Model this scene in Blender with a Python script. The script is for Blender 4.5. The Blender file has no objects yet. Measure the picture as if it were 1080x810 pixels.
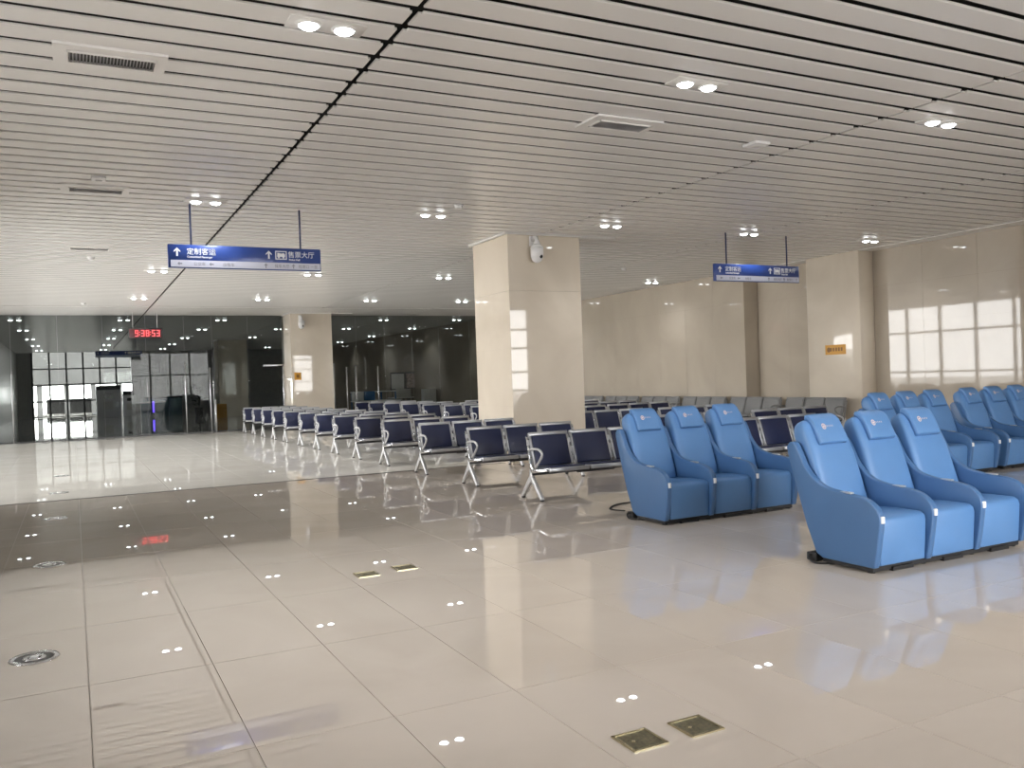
import bpy, bmesh, math, random
from mathutils import Vector, Matrix
random.seed(4)
SC = bpy.context.scene
COL = SC.collection

# ------------------------------------------------------------------ camera, sky, exposure
CAM_H, CEIL = 1.5, 4.0
YAW, PITCH, ROLL, FPX = 0.47225, -0.00761, -0.03492, 906.0
cam = bpy.data.cameras.new('camera'); cam_o = bpy.data.objects.new('camera', cam); COL.objects.link(cam_o)
cam.sensor_fit = 'HORIZONTAL'; cam.sensor_width = 36.0; cam.lens = FPX / 1080.0 * 36.0
cam.clip_start = 0.05; cam.clip_end = 400
fw = Vector((math.sin(YAW) * math.cos(PITCH), math.cos(YAW) * math.cos(PITCH), math.sin(PITCH)))
r0 = Vector((math.cos(YAW), -math.sin(YAW), 0)); u0 = r0.cross(fw)
rr = math.cos(ROLL) * r0 + math.sin(ROLL) * u0; uu = -math.sin(ROLL) * r0 + math.cos(ROLL) * u0
M = Matrix((rr, uu, -fw)).transposed().to_4x4(); M.translation = Vector((0, 0, CAM_H))
cam_o.matrix_world = M
SC.camera = cam_o

SKY_STRENGTH = 25.0
LAMP_WATT = 100.0
EXPOSURE = -0.58
world = bpy.data.worlds.new('overcast_sky'); SC.world = world; world.use_nodes = True
bgn = world.node_tree.nodes['Background']
bgn.inputs[0].default_value = (1.0, 0.99, 0.975, 1); bgn.inputs[1].default_value = SKY_STRENGTH
SC.view_settings.view_transform = 'Standard'; SC.view_settings.look = 'None'
SC.view_settings.gamma = 1.0; SC.view_settings.exposure = EXPOSURE; SC.view_settings.use_curve_mapping = False
SC.cycles.max_bounces = 8; SC.cycles.diffuse_bounces = 5; SC.cycles.glossy_bounces = 5
SC.cycles.transparent_max_bounces = 12; SC.cycles.sample_clamp_indirect = 6.0
SC.cycles.caustics_reflective = False; SC.cycles.caustics_refractive = False

# hall extents
XL, XR, YB, YF = -3.0, 15.7, -2.5, 60.0
YGLASS = 31.0

def portal(name, loc, rot, sx, sy):            # sky portals in the real window openings
    l = bpy.data.lights.new(name, 'AREA'); l.shape = 'RECTANGLE'; l.size = sx; l.size_y = sy
    l.cycles.is_portal = True
    o = bpy.data.objects.new(name, l); COL.objects.link(o); o.location = loc; o.rotation_euler = rot
portal('window_portal', (XL - 0.25, 22.0, 2.0), (0, math.radians(-90), 0), 4.0, 17.0)
portal('near_window_portal', (XL - 0.25, 5.0, 3.1), (0, math.radians(-90), 0), 1.9, 6.0)
portal('entrance_portal', (6.1, YB - 0.25, 2.0), (math.radians(90), 0, 0), 5.2, 4.0)
portal('side_portal', (14.9, YB - 0.25, 2.0), (math.radians(90), 0, 0), 1.3, 4.0)
portal('far_portal', (0.6, YF + 0.25, 2.0), (math.radians(-90), 0, 0), 5.6, 4.0)

# ------------------------------------------------------------------ materials
def mat(name, col, rough=0.5, metal=0.0, spec=0.5, emit=None, estr=0.0, var=0.0, vscale=4.0, bump=0.0, bscale=60.0, coat=0.0):
    m = bpy.data.materials.new(name); m.use_nodes = True
    nt = m.node_tree; b = nt.nodes['Principled BSDF']
    b.inputs['Base Color'].default_value = (*col, 1); b.inputs['Roughness'].default_value = rough
    b.inputs['Metallic'].default_value = metal; b.inputs['Specular IOR Level'].default_value = spec
    b.inputs['Coat Weight'].default_value = coat; b.inputs['Coat Roughness'].default_value = 0.05
    if emit: b.inputs['Emission Color'].default_value = (*emit, 1); b.inputs['Emission Strength'].default_value = estr
    if var or bump:
        tc = nt.nodes.new('ShaderNodeTexCoord')
    if var:
        n = nt.nodes.new('ShaderNodeTexNoise'); n.inputs['Scale'].default_value = vscale; n.inputs['Detail'].default_value = 5
        nt.links.new(tc.outputs['Object'], n.inputs['Vector'])
        r = nt.nodes.new('ShaderNodeValToRGB')
        r.color_ramp.elements[0].position = 0.3; r.color_ramp.elements[1].position = 0.7
        r.color_ramp.elements[0].color = (*[c * (1 - var) for c in col], 1)
        r.color_ramp.elements[1].color = (*[min(1, c * (1 + var)) for c in col], 1)
        nt.links.new(n.outputs['Fac'], r.inputs['Fac']); nt.links.new(r.outputs['Color'], b.inputs['Base Color'])
    if bump:
        n2 = nt.nodes.new('ShaderNodeTexNoise'); n2.inputs['Scale'].default_value = bscale
        nt.links.new(tc.outputs['Object'], n2.inputs['Vector'])
        bp = nt.nodes.new('ShaderNodeBump'); bp.inputs['Strength'].default_value = bump; bp.inputs['Distance'].default_value = 0.01
        nt.links.new(n2.outputs['Fac'], bp.inputs['Height']); nt.links.new(bp.outputs['Normal'], b.inputs['Normal'])
    return m

def marble(name, c1, c2, rough, veins=0.5, panel=None, scale=0.9, rnd=False, ior=1.5):
    m = bpy.data.materials.new(name); m.use_nodes = True
    nt = m.node_tree; b = nt.nodes['Principled BSDF']; L = nt.links.new
    b.inputs['Roughness'].default_value = rough; b.inputs['IOR'].default_value = ior
    g = nt.nodes.new('ShaderNodeNewGeometry')
    n = nt.nodes.new('ShaderNodeTexNoise'); n.inputs['Scale'].default_value = scale; n.inputs['Detail'].default_value = 7
    n.inputs['Distortion'].default_value = 1.2
    L(g.outputs['Position'], n.inputs['Vector'])
    r = nt.nodes.new('ShaderNodeValToRGB'); e = r.color_ramp.elements
    e[0].position = 0.35; e[0].color = (*c1, 1); e[1].position = 0.65; e[1].color = (*c2, 1)
    L(n.outputs['Fac'], r.inputs['Fac'])
    out = r.outputs['Color']
    if rnd:                                      # every tile from its own batch
        oi = nt.nodes.new('ShaderNodeObjectInfo')
        mp = nt.nodes.new('ShaderNodeMapRange'); mp.inputs[3].default_value = 0.975; mp.inputs[4].default_value = 1.025
        L(oi.outputs['Random'], mp.inputs[0])
        mx = nt.nodes.new('ShaderNodeMix'); mx.data_type = 'RGBA'; mx.blend_type = 'MULTIPLY'; mx.inputs[0].default_value = 1
        cb = nt.nodes.new('ShaderNodeCombineColor')
        for k in range(3): L(mp.outputs[0], cb.inputs[k])
        L(out, mx.inputs[6]); L(cb.outputs[0], mx.inputs[7]); out = mx.outputs[2]
    L(out, b.inputs['Base Color'])
    return m

def glass_mat(name, tint, ior=1.45):
    m = bpy.data.materials.new(name); m.use_nodes = True
    nt = m.node_tree; nt.nodes.clear(); L = nt.links.new
    o = nt.nodes.new('ShaderNodeOutputMaterial'); mx = nt.nodes.new('ShaderNodeMixShader')
    t = nt.nodes.new('ShaderNodeBsdfTransparent'); t.inputs[0].default_value = (*tint, 1)
    g = nt.nodes.new('ShaderNodeBsdfGlossy'); g.inputs['Roughness'].default_value = 0.0
    f = nt.nodes.new('ShaderNodeFresnel'); f.inputs['IOR'].default_value = ior
    L(f.outputs[0], mx.inputs[0]); L(t.outputs[0], mx.inputs[1]); L(g.outputs[0], mx.inputs[2]); L(mx.outputs[0], o.inputs[0])
    return m

MT = {}
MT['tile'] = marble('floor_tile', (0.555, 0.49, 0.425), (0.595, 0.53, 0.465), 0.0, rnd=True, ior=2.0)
MT['tile_daylit'] = marble('floor_tile_daylit', (0.78, 0.75, 0.69), (0.84, 0.81, 0.75), 0.02, rnd=True, ior=1.2)  # paler tone carries part of the window daylight on this stretch
MT['tile_shaded'] = marble('floor_tile_inner_shaded', (0.42, 0.41, 0.38), (0.47, 0.46, 0.43), 0.03, rnd=True, ior=1.6)  # darker tone carries the dimness of the hall beyond the windows
MT['grout'] = mat('grout', (0.40, 0.37, 0.33), 0.8)
MT['seam'] = mat('expansion_joint', (0.10, 0.095, 0.09), 0.5, var=0.3, vscale=9)
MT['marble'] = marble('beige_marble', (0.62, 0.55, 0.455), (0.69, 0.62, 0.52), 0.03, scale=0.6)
MT['wall_marble_shaded'] = marble('wall_marble_shaded', (0.40, 0.35, 0.285), (0.455, 0.40, 0.33), 0.03, scale=0.5)  # same stone as the columns, darkened for the weaker light on the wall
MT['plaster'] = mat('plaster', (0.62, 0.60, 0.56), 0.6, var=0.05)
MT['greystone'] = mat('grey_wall', (0.35, 0.35, 0.34), 0.3, var=0.08)
MT['strip'] = mat('ceiling_strip', (0.88, 0.872, 0.862), 0.27, spec=0.5, var=0.02, vscale=0.4)
MT['plenum'] = mat('plenum', (0.02, 0.02, 0.02), 0.9)
MT['white'] = mat('white_paint', (0.78, 0.77, 0.75), 0.4)
MT['whitep'] = mat('white_plastic', (0.82, 0.82, 0.83), 0.3)
MT['grille'] = mat('grille_grey', (0.50, 0.50, 0.52), 0.5)
MT['dark'] = mat('dark_plastic', (0.02, 0.02, 0.022), 0.45)
MT['lens'] = mat('lamp_lens', (1, 1, 1), 0.4, emit=(0.95, 0.98, 1.0), estr=26.0)
MT['steel'] = mat('brushed_steel', (0.62, 0.63, 0.65), 0.25, metal=1.0)
MT['chrome'] = mat('polished_aluminium', (0.72, 0.73, 0.75), 0.16, metal=1.0)
MT['silver'] = mat('silver_paint', (0.50, 0.51, 0.53), 0.32, metal=0.7)
MT['cast'] = mat('cast_aluminium', (0.60, 0.60, 0.61), 0.38, metal=0.45)
MT['darksteel'] = mat('dark_steel', (0.09, 0.09, 0.095), 0.4, metal=0.6)
MT['greysteel'] = mat('grey_perforated_steel', (0.20, 0.20, 0.20), 0.5, metal=0.1, bump=0.3, bscale=300)
MT['navy'] = mat('navy_vinyl', (0.014, 0.020, 0.062), 0.42, var=0.08, vscale=6, bump=0.08, bscale=120)
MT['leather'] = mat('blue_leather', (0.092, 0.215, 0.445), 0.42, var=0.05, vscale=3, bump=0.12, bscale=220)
MT['leather_shaded'] = mat('blue_leather_shaded', (0.056, 0.136, 0.292), 0.38, var=0.04, vscale=3, bump=0.08, bscale=220)  # seat leather again, with the shade of the chair sides put into its colour
MT['emblem'] = mat('peach_emblem', (0.72, 0.55, 0.50), 0.5)
MT['signblue'] = mat('sign_blue', (0.022, 0.055, 0.24), 0.3, var=0.03)
MT['signstrip'] = mat('sign_strip', (0.60, 0.62, 0.74), 0.35)
MT['signtext'] = mat('sign_lettering', (0.9, 0.92, 0.95), 0.4)
MT['greytext'] = mat('grey_lettering', (0.22, 0.23, 0.30), 0.5)
MT['rod'] = mat('sign_rod', (0.035, 0.05, 0.13), 0.35, metal=0.3)
MT['led'] = mat('red_led', (0.8, 0.05, 0.05), 0.5, emit=(1.0, 0.10, 0.12), estr=1.8)
MT['ledback'] = mat('led_panel', (0.09, 0.006, 0.012), 0.25)
MT['orange'] = mat('orange_sticker', (0.55, 0.27, 0.03), 0.5)
MT['brown'] = mat('brown_print', (0.20, 0.09, 0.015), 0.5)
MT['brass'] = mat('brass', (0.62, 0.55, 0.36), 0.2, metal=1.0)
MT['plate'] = mat('floor_plate', (0.17, 0.15, 0.09), 0.35, metal=0.7, var=0.35, vscale=60)
MT['wire'] = mat('black_cable', (0.012, 0.012, 0.013), 0.5)
MT['glass'] = glass_mat('clear_glass', (0.95, 0.95, 0.95))
MT['tint'] = glass_mat('tinted_glass', (0.70, 0.72, 0.71), 1.25)
MT['kiosk'] = mat('kiosk_grey', (0.72, 0.73, 0.74), 0.35)
MT['screen'] = mat('dark_screen', (0.02, 0.022, 0.026), 0.1)
MT['bluelamp'] = mat('blue_light', (0.1, 0.05, 0.9), 0.4, emit=(0.12, 0.06, 1.0), estr=5.0)
MT['leaf'] = mat('dark_leaf', (0.012, 0.03, 0.012), 0.5, var=0.3)
MT['pot'] = mat('dark_pot', (0.03, 0.03, 0.03), 0.4)
MT['paving'] = mat('outdoor_paving', (0.66, 0.64, 0.61), 0.8, var=0.06)
MT['render'] = mat('outdoor_building', (0.07, 0.07, 0.07), 0.8, var=0.2, vscale=0.5)
MT['paper'] = mat('poster_paper', (0.62, 0.60, 0.57), 0.6, var=0.05)
MT['print'] = mat('poster_print', (0.36, 0.28, 0.24), 0.6, var=0.5, vscale=9)
MT['bluepanel'] = mat('blue_panel', (0.02, 0.12, 0.28), 0.4)
MT['teal'] = mat('teal_counter', (0.16, 0.24, 0.25), 0.3)

# ------------------------------------------------------------------ mesh helpers
class MB:
    def __init__(s): s.v = []; s.f = []; s.sm = []
    def add(s, vs, fs, smooth=False):
        o = len(s.v); s.v += [tuple(v) for v in vs]; s.f += [tuple(i + o for i in f) for f in fs]; s.sm += [smooth] * len(fs); return s
    def box(s, x0, x1, y0, y1, z0, z1):
        return s.add([(x, y, z) for z in (z0, z1) for y in (y0, y1) for x in (x0, x1)],
                     [(0, 2, 3, 1), (4, 5, 7, 6), (0, 1, 5, 4), (2, 6, 7, 3), (0, 4, 6, 2), (1, 3, 7, 5)])
    def prism(s, prof, a0, a1, axis='x'):       # prof: (p,q) polygon; axis x -> (a,p,q), y -> (p,a,q), z -> (p,q,a)
        n = len(prof); P = {'x': lambda a, p, q: (a, p, q), 'y': lambda a, p, q: (p, a, q), 'z': lambda a, p, q: (p, q, a)}[axis]
        vs = [P(a0, p, q) for p, q in prof] + [P(a1, p, q) for p, q in prof]
        fs = [tuple(range(n))[::-1], tuple(range(n, 2 * n))] + [(i, (i + 1) % n, n + (i + 1) % n, n + i) for i in range(n)]
        return s.add(vs, fs)
    def cyl(s, c, r, z0, z1, n=20, r2=None, smooth=True):
        r2 = r if r2 is None else r2
        vs = [(c[0] + r * math.cos(2 * math.pi * i / n), c[1] + r * math.sin(2 * math.pi * i / n), z0) for i in range(n)]
        vs += [(c[0] + r2 * math.cos(2 * math.pi * i / n), c[1] + r2 * math.sin(2 * math.pi * i / n), z1) for i in range(n)]
        s.add(vs, [(i, (i + 1) % n, n + (i + 1) % n, n + i) for i in range(n)], smooth)
        o = len(s.v) - 2 * n
        s.f += [tuple(o + i for i in range(n))[::-1], tuple(o + n + i for i in range(n))]; s.sm += [False, False]
        return s
    def tube(s, path, r, n=8, rx=None):
        path = [Vector(p) for p in path]; rings = []
        for i, p in enumerate(path):
            t = (path[min(i + 1, len(path) - 1)] - path[max(i - 1, 0)]).normalized()
            up = Vector((0, 0, 1)) if abs(t.z) < 0.9 else Vector((1, 0, 0))
            a = t.cross(up).normalized(); b = a.cross(t)
            ra = r[i] if isinstance(r, (list, tuple)) else r
            rings.append([p + a * ra * math.cos(2 * math.pi * k / n) + b * ra * math.sin(2 * math.pi * k / n) for k in range(n)])
        vs = [v for R in rings for v in R]; m = len(rings)
        fs = [(i * n + k, i * n + (k + 1) % n, (i + 1) * n + (k + 1) % n, (i + 1) * n + k) for i in range(m - 1) for k in range(n)]
        s.add(vs, fs, True)
        o = len(s.v) - m * n
        s.f += [tuple(o + k for k in range(n))[::-1], tuple(o + (m - 1) * n + k for k in range(n))]; s.sm += [False, False]
        return s
    def loft(s, rings, smooth=True, caps=True):
        n = len(rings[0]); m = len(rings)
        s.add([v for R in rings for v in R], [(i * n + k, i * n + (k + 1) % n, (i + 1) * n + (k + 1) % n, (i + 1) * n + k) for i in range(m - 1) for k in range(n)], smooth)
        if caps:
            o = len(s.v) - m * n
            s.f += [tuple(o + k for k in range(n))[::-1], tuple(o + (m - 1) * n + k for k in range(n))]; s.sm += [smooth, smooth]
        return s
    def sphere(s, c, r, n=14, m=9, sq=(1, 1, 1)):
        rings = []
        for j in range(m + 1):
            th = math.pi * (j + 0.02) / (m + 0.04)
            rings.append([(c[0] + sq[0] * r * math.sin(th) * math.cos(2 * math.pi * k / n), c[1] + sq[1] * r * math.sin(th) * math.sin(2 * math.pi * k / n), c[2] - sq[2] * r * math.cos(th)) for k in range(n)])
        return s.loft(rings)
    def mesh(s, name, m, bevel=0.0, seg=2, smooth_all=False):
        me = bpy.data.meshes.new(name); me.from_pydata(s.v, [], s.f)
        bm = bmesh.new(); bm.from_mesh(me)
        for f, k in zip(bm.faces, s.sm): f.smooth = k
        bmesh.ops.recalc_face_normals(bm, faces=bm.faces)
        if bevel:
            es = [e for e in bm.edges if len(e.link_faces) == 2 and e.calc_face_angle(0) > 0.6]
            bmesh.ops.bevel(bm, geom=es, offset=bevel, segments=seg, affect='EDGES', profile=0.5, clamp_overlap=True)
            for f in bm.faces: f.smooth = True
        if smooth_all:
            for f in bm.faces: f.smooth = True
        bm.to_mesh(me); bm.free()
        me.materials.append(MT[m]); return me
    def obj(s, name, m, parent=None, **k):
        return link(name, s.mesh(name, m, **k), parent)

def link(name, me, parent=None, loc=None, rz=None):
    o = bpy.data.objects.new(name, me); COL.objects.link(o)
    if parent: o.parent = parent
    if loc is not None: o.location = loc
    if rz is not None: o.rotation_euler = (0, 0, rz)
    return o
def tag(o, label=None, cat=None, group=None, kind=None):
    if label: o['label'] = label
    if cat: o['category'] = cat
    if group: o['group'] = group
    if kind: o['kind'] = kind
    return o
def thing(name, loc, label, cat, group=None, rz=0):
    o = bpy.data.objects.new(name, None); COL.objects.link(o); o.location = loc; o.rotation_euler = (0, 0, rz)
    o.empty_display_size = 0.1
    return tag(o, label, cat, group)
def copy_tree(o, parent=None):
    c = o.copy(); COL.objects.link(c); c.parent = parent
    for ch in [x for x in o.children]: copy_tree(ch, c)
    return c
def clone(o, loc, label, group=None, rz=None):
    c = copy_tree(o); c.location = loc
    if rz is not None: c.rotation_euler = (0, 0, rz)
    return tag(c, label, None, group)
def struct(o): o['kind'] = 'structure'; return o
def bx(*a): return MB().box(*a)
ORD = ['first', 'second', 'third', 'fourth', 'fifth', 'sixth', 'seventh', 'eighth', 'ninth', 'tenth', 'eleventh', 'twelfth', 'thirteenth', 'fourteenth']
def catmull(P, k=5, closed=False):
    out = []; n = len(P)
    for i in range(n if closed else n - 1):
        p0, p1, p2, p3 = (P[(i + j - 1) % n] if closed else P[min(max(i + j - 1, 0), n - 1)] for j in range(4))
        for t in range(k):
            t /= k
            out.append(tuple(0.5 * (2 * b + (c - a) * t + (2 * a - 5 * b + 4 * c - d) * t * t + (3 * b - a - 3 * c + d) * t ** 3) for a, b, c, d in zip(p0, p1, p2, p3)))
    if not closed: out.append(tuple(P[-1]))
    return out

# ------------------------------------------------------------------ floor: slab and tiles
floor = struct(bx(XL, 20.0, YB, YF, -0.2, -0.006).obj('floor', 'grout'))
TW, TL, JX = 0.605, 1.21, 0.02
GAP = 0.004
def tile_mb(mb, x, y, w=TW, l=TL):
    return mb.box(x + GAP / 2, x + w - GAP / 2, y + GAP / 2, y + l - GAP / 2, -0.02, 0.0)
def project(X, Y, Z):
    d = Vector((X, Y, Z - CAM_H)); w = d.dot(fw)
    return (540 + FPX * d.dot(rr) / w, 405 - FPX * d.dot(uu) / w) if w > 0.2 else (-999, -999)
SEAM = 13.6
near = []; zone = {'tile': [], 'tile_daylit': [], 'tile_shaded': []}
k0 = int(math.floor((XL - JX) / TW)); k1 = int(math.ceil((20 - JX) / TW))
def rows(a, b):
    n = max(1, round((b - a) / TL)); return [(a + (b - a) * i / n, (b - a) / n) for i in range(n)]
for zn, a, b in (('tile', YB, SEAM - 0.03), ('tile_daylit', SEAM + 0.03, 30.2), ('tile_shaded', 30.2, YF)):
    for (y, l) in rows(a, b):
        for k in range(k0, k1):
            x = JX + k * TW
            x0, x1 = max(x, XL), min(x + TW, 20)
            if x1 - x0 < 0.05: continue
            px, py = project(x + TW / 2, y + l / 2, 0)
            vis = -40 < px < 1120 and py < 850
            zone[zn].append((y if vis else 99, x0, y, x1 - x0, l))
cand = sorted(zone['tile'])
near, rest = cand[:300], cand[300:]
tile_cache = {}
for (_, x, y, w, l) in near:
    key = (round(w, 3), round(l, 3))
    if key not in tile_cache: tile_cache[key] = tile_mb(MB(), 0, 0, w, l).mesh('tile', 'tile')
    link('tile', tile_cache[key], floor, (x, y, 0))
for zn, lst, nm in (('tile', rest, 'tile_field'), ('tile_daylit', zone['tile_daylit'], 'daylit_tile_field'), ('tile_shaded', zone['tile_shaded'], 'inner_tile_field')):
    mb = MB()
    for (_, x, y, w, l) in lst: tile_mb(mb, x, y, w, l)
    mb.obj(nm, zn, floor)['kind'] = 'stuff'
bx(XL, XR, SEAM - 0.03, SEAM + 0.03, -0.02, 0.004).obj('expansion_joint_cover', 'seam', floor)

# ------------------------------------------------------------------ ceiling: plenum and linear strips
ceiling = struct(bx(XL, 20.0, YB, YF, 4.22, 4.4).obj('ceiling', 'plenum'))
PITCH_S, GAP_S, Y0_S = 0.3073, 0.066, 5.42          # Y0_S: centre of one open joint
JOINTS = [(2.16, 0.022), (7.43, 0.014), (11.32, 0.012)]
edges = [(XL, 0)] + JOINTS + [(15.27, 0.0)]
bays = [(edges[i][0] + edges[i][1], edges[i + 1][0] - edges[i + 1][1]) for i in range(4)] + [(15.28, 20.0)]
def strip_mb(mb, x0, x1, y0, y1):
    c = 0.010
    prof = [(y0 + c, CEIL), (y1 - c, CEIL), (y1, CEIL + 0.006), (y1, CEIL + 0.016), (y0, CEIL + 0.016), (y0, CEIL + 0.006)]
    n = 0.028                                   # notched ends, seen as dark ticks along the joints
    cut = [(min(max(p, y0 + n), y1 - n * 0.2), q) for p, q in prof]
    mb.prism(cut, x0, x0 + n, 'x'); mb.prism(cut, x1 - n, x1, 'x')
    return mb.prism(prof, x0 + n, x1 - n, 'x')
ks = range(int((YB - Y0_S) / PITCH_S), int((YF - Y0_S) / PITCH_S))
strip_cache = {}
far_strips = MB(); edge_strips = MB()
for k in ks:
    y0 = Y0_S + k * PITCH_S + GAP_S / 2; y1 = y0 + PITCH_S - GAP_S
    if y0 < 28.1 < y1 + 0.05: y0 = y1 - 0.12
    for bi, (a, b) in enumerate(bays):
        if bi == 4:
            if y1 < 0.8: strip_mb(edge_strips, a, b, y0, y1)
            continue
        if 3.0 < y0 < 20.5:
            if bi not in strip_cache: strip_cache[bi] = strip_mb(MB(), a, b, 0, PITCH_S - GAP_S).mesh('ceiling_strip', 'strip')
            link('ceiling_strip', strip_cache[bi], ceiling, (0, y0, 0))
        else:
            strip_mb(far_strips, a, b, y0, y1)
far_strips.obj('ceiling_strip_field', 'strip', ceiling)['kind'] = 'stuff'
edge_strips.obj('porch_strip_field', 'strip', ceiling)['kind'] = 'stuff'
struct(bx(15.27, 15.72, 1.0, YGLASS, CEIL - 0.012, CEIL + 0.05).obj('trim_1', 'strip'))

# ------------------------------------------------------------------ walls
wall_right = struct(bx(XR + 0.02, XR + 0.3, 1.0, 16.8, 0, 4.2).obj('wall_right', 'wall_marble_shaded'))
bx(15.27, XR + 0.3, 16.75, YF, 0, 4.2).obj('wall_panel', 'wall_marble_shaded', wall_right)
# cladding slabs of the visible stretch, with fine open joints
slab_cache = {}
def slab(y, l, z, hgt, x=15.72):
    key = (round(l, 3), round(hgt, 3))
    if key not in slab_cache: slab_cache[key] = bx(-0.02, 0, 0.0015, l - 0.0015, 0.0015, hgt - 0.0015).mesh('wall_slab', 'wall_marble_shaded')
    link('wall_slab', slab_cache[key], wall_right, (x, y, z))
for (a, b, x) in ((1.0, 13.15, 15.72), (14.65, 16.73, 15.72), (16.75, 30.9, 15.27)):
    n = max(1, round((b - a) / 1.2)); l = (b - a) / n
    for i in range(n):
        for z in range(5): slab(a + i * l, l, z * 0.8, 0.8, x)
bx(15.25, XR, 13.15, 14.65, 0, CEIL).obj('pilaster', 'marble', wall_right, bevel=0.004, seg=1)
struct(bx(20.0, 20.3, YB, 1.0, 0, 4.2).obj('wall_porch_side', 'plaster'))
struct(bx(XR + 0.3, 20.3, 1.0, 1.3, 0, 4.2).obj('wall_porch_end', 'plaster'))

wall_left = struct(bx(XL - 0.3, XL, YB, 2.0, 0, 4.2).obj('wall_left', 'plaster'))
bx(XL - 0.3, XL, 2.0, 8.0, 0, 2.1).obj('wall_panel', 'plaster', wall_left)
bx(XL - 0.3, XL, 8.0, 13.5, 0, 4.2).obj('wall_panel', 'plaster', wall_left)
bx(XL - 0.3, XL, 30.5, YF, 0, 4.2).obj('wall_panel', 'greystone', wall_left)
wall_back = struct(bx(XL, 3.5, YB - 0.3, YB, 0, 4.2).obj('wall_back', 'plaster'))
bx(8.7, 14.2, YB - 0.3, YB, 0, 4.2).obj('wall_panel', 'plaster', wall_back)
bx(15.6, 20.3, YB - 0.3, YB, 0, 4.2).obj('wall_panel', 'plaster', wall_back)

def window(n, o, u, length, hgt, cols, zs, m_frame='white', m_glass='glass', t=0.05):
    # o: corner on the floor, u: unit direction along the window
    w = bpy.data.objects.new('window_%d' % n, None); COL.objects.link(w); w.location = o
    w.rotation_euler = (0, 0, math.atan2(u[1], u[0])); struct(w)
    for i in range(cols + 1):
        x = length * i / cols
        bx(x - t, x + t, -0.06, 0.06, 0, hgt).obj('mullion', m_frame, w)
    for z in zs: bx(0, length, -0.05, 0.05, z - t * 0.8, z + t * 0.8).obj('transom', m_frame, w)
    for i in range(cols):
        a, b = length * i / cols, length * (i + 1) / cols
        for z0, z1 in zip(zs[:-1], zs[1:]):
            bx(a + t, b - t, -0.006, 0.006, z0 + t * 0.8, z1 - t * 0.8).obj('pane', m_glass, w)
    return w
window(1, (XL - 0.1, 13.5, 0), (0, 1), 17.0, 4.2, 10, [0.05, 1.1, 2.9, 4.1])
window(5, (XL - 0.1, 2.0, 2.1), (0, 1), 6.0, 2.1, 4, [0.05, 1.95])
window(2, (3.5, YB - 0.1, 0), (1, 0), 5.2, 4.2, 4, [0.05, 2.5, 4.1])
window(3, (14.2, YB - 0.1, 0), (1, 0), 1.4, 4.2, 1, [0.05, 1.0, 1.7, 2.6, 3.3, 4.1])
window(4, (-2.2, YF, 0), (1, 0), 5.6, 4.2, 6, [0.05, 1.0, 2.0, 3.0, 4.1], 'darksteel')
struct(bx(3.4, 15.8, YF, YF + 0.3, 0, 4.2).obj('wall_far', 'greystone'))
bx(XL - 0.3, -2.2, YF, YF + 0.3, 0, 4.2).obj('wall_panel', 'greystone', bpy.data.objects['wall_far'])
bx(8.0, 8.3, 48.0, YF, 0, 4.0).obj('wall_panel', 'greystone', bpy.data.objects['wall_far'])
# outdoors
pave = struct(bx(-60, 80, -60, 120, -0.5, -0.21).obj('ground_outside', 'paving'))

# ------------------------------------------------------------------ columns
def column(loc, label, first=None):
    if first: return clone(first, loc, label, 'marble columns down the middle of the hall')
    t = thing('column', loc, label, 'column', 'marble columns down the middle of the hall')
    w = 1.45
    bx(0.02, w - 0.02, 0.02, w - 0.02, 0, CEIL + 0.05).obj('shaft', 'marble', t)
    for j in range(4):
        z0, z1 = j * 1.0, (j + 1) * 1.0
        for a, b in ((0, w),):
            bx(a, b, 0, 0.02, z0 + 0.001, z1 - 0.001).obj('slab', 'marble', t)
        bx(0, 0.02, 0.021, w - 0.021, z0 + 0.001, z1 - 0.001).obj('slab', 'marble', t)
        bx(w - 0.02, w, 0.021, w - 0.021, z0 + 0.001, z1 - 0.001).obj('slab', 'marble', t)
    c = MB()
    c.box(-0.06, w + 0.75, -0.06, -0.02, CEIL - 0.03, CEIL + 0.03).box(-0.06, -0.02, -0.06, w + 0.06, CEIL - 0.03, CEIL + 0.03).box(w + 0.02, w + 0.06, -0.06, w + 0.06, CEIL - 0.03, CEIL + 0.03)
    c.obj('ceiling_collar', 'white', t)
    return t
colA = column((6.75, 13.2, 0), 'wide square beige marble column standing between the front bench rows')
column((6.75, 29.9, 0), 'square beige marble column with small orange sticker at the tinted glass partition', colA)
column((6.75, 46.5, 0), 'distant square beige column seen behind the tinted glass', colA)

# ------------------------------------------------------------------ tinted glass partition
gp = thing('glass_partition', (XL, YGLASS, 0), 'tinted floor-to-ceiling glass partition across the far end of the hall', 'glass partition')
gx = [0, 1.3, 2.6, 3.9, 5.2, 6.4, 7.3, 8.5, 9.75]
def partition(xs, doors):
    for a, b in zip(xs[:-1], xs[1:]):
        bx(a + 0.004, b - 0.004, -0.006, 0.006, 0.02, CEIL - 0.01).obj('pane', 'tint', gp)
    for x, wd, h in doors:
        bx(x - wd, x + wd, -0.03, 0.03, 0, h).obj('mullion', 'steel', gp, bevel=0.006, seg=1)
partition(gx, [(1.3, 0.02, 2.2), (6.4, 0.015, 2.4), (7.2, 0.02, 2.2), (7.35, 0.03, 1.1), (9.7, 0.04, 2.25)])
partition([11.25, 12.4, 13.5, 14.6, 15.7, 17.0, 18.24], [(11.5, 0.05, 2.25), (12.0, 0.025, 2.1), (12.35, 0.03, 2.15), (13.2, 0.02, 2.1)])
bx(0, 9.75, -0.02, 0.02, -0.001, 0.02).obj('floor_channel', 'darksteel', gp)
bx(11.2, 18.24, -0.02, 0.02, -0.001, 0.02).obj('floor_channel', 'darksteel', gp)
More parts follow.
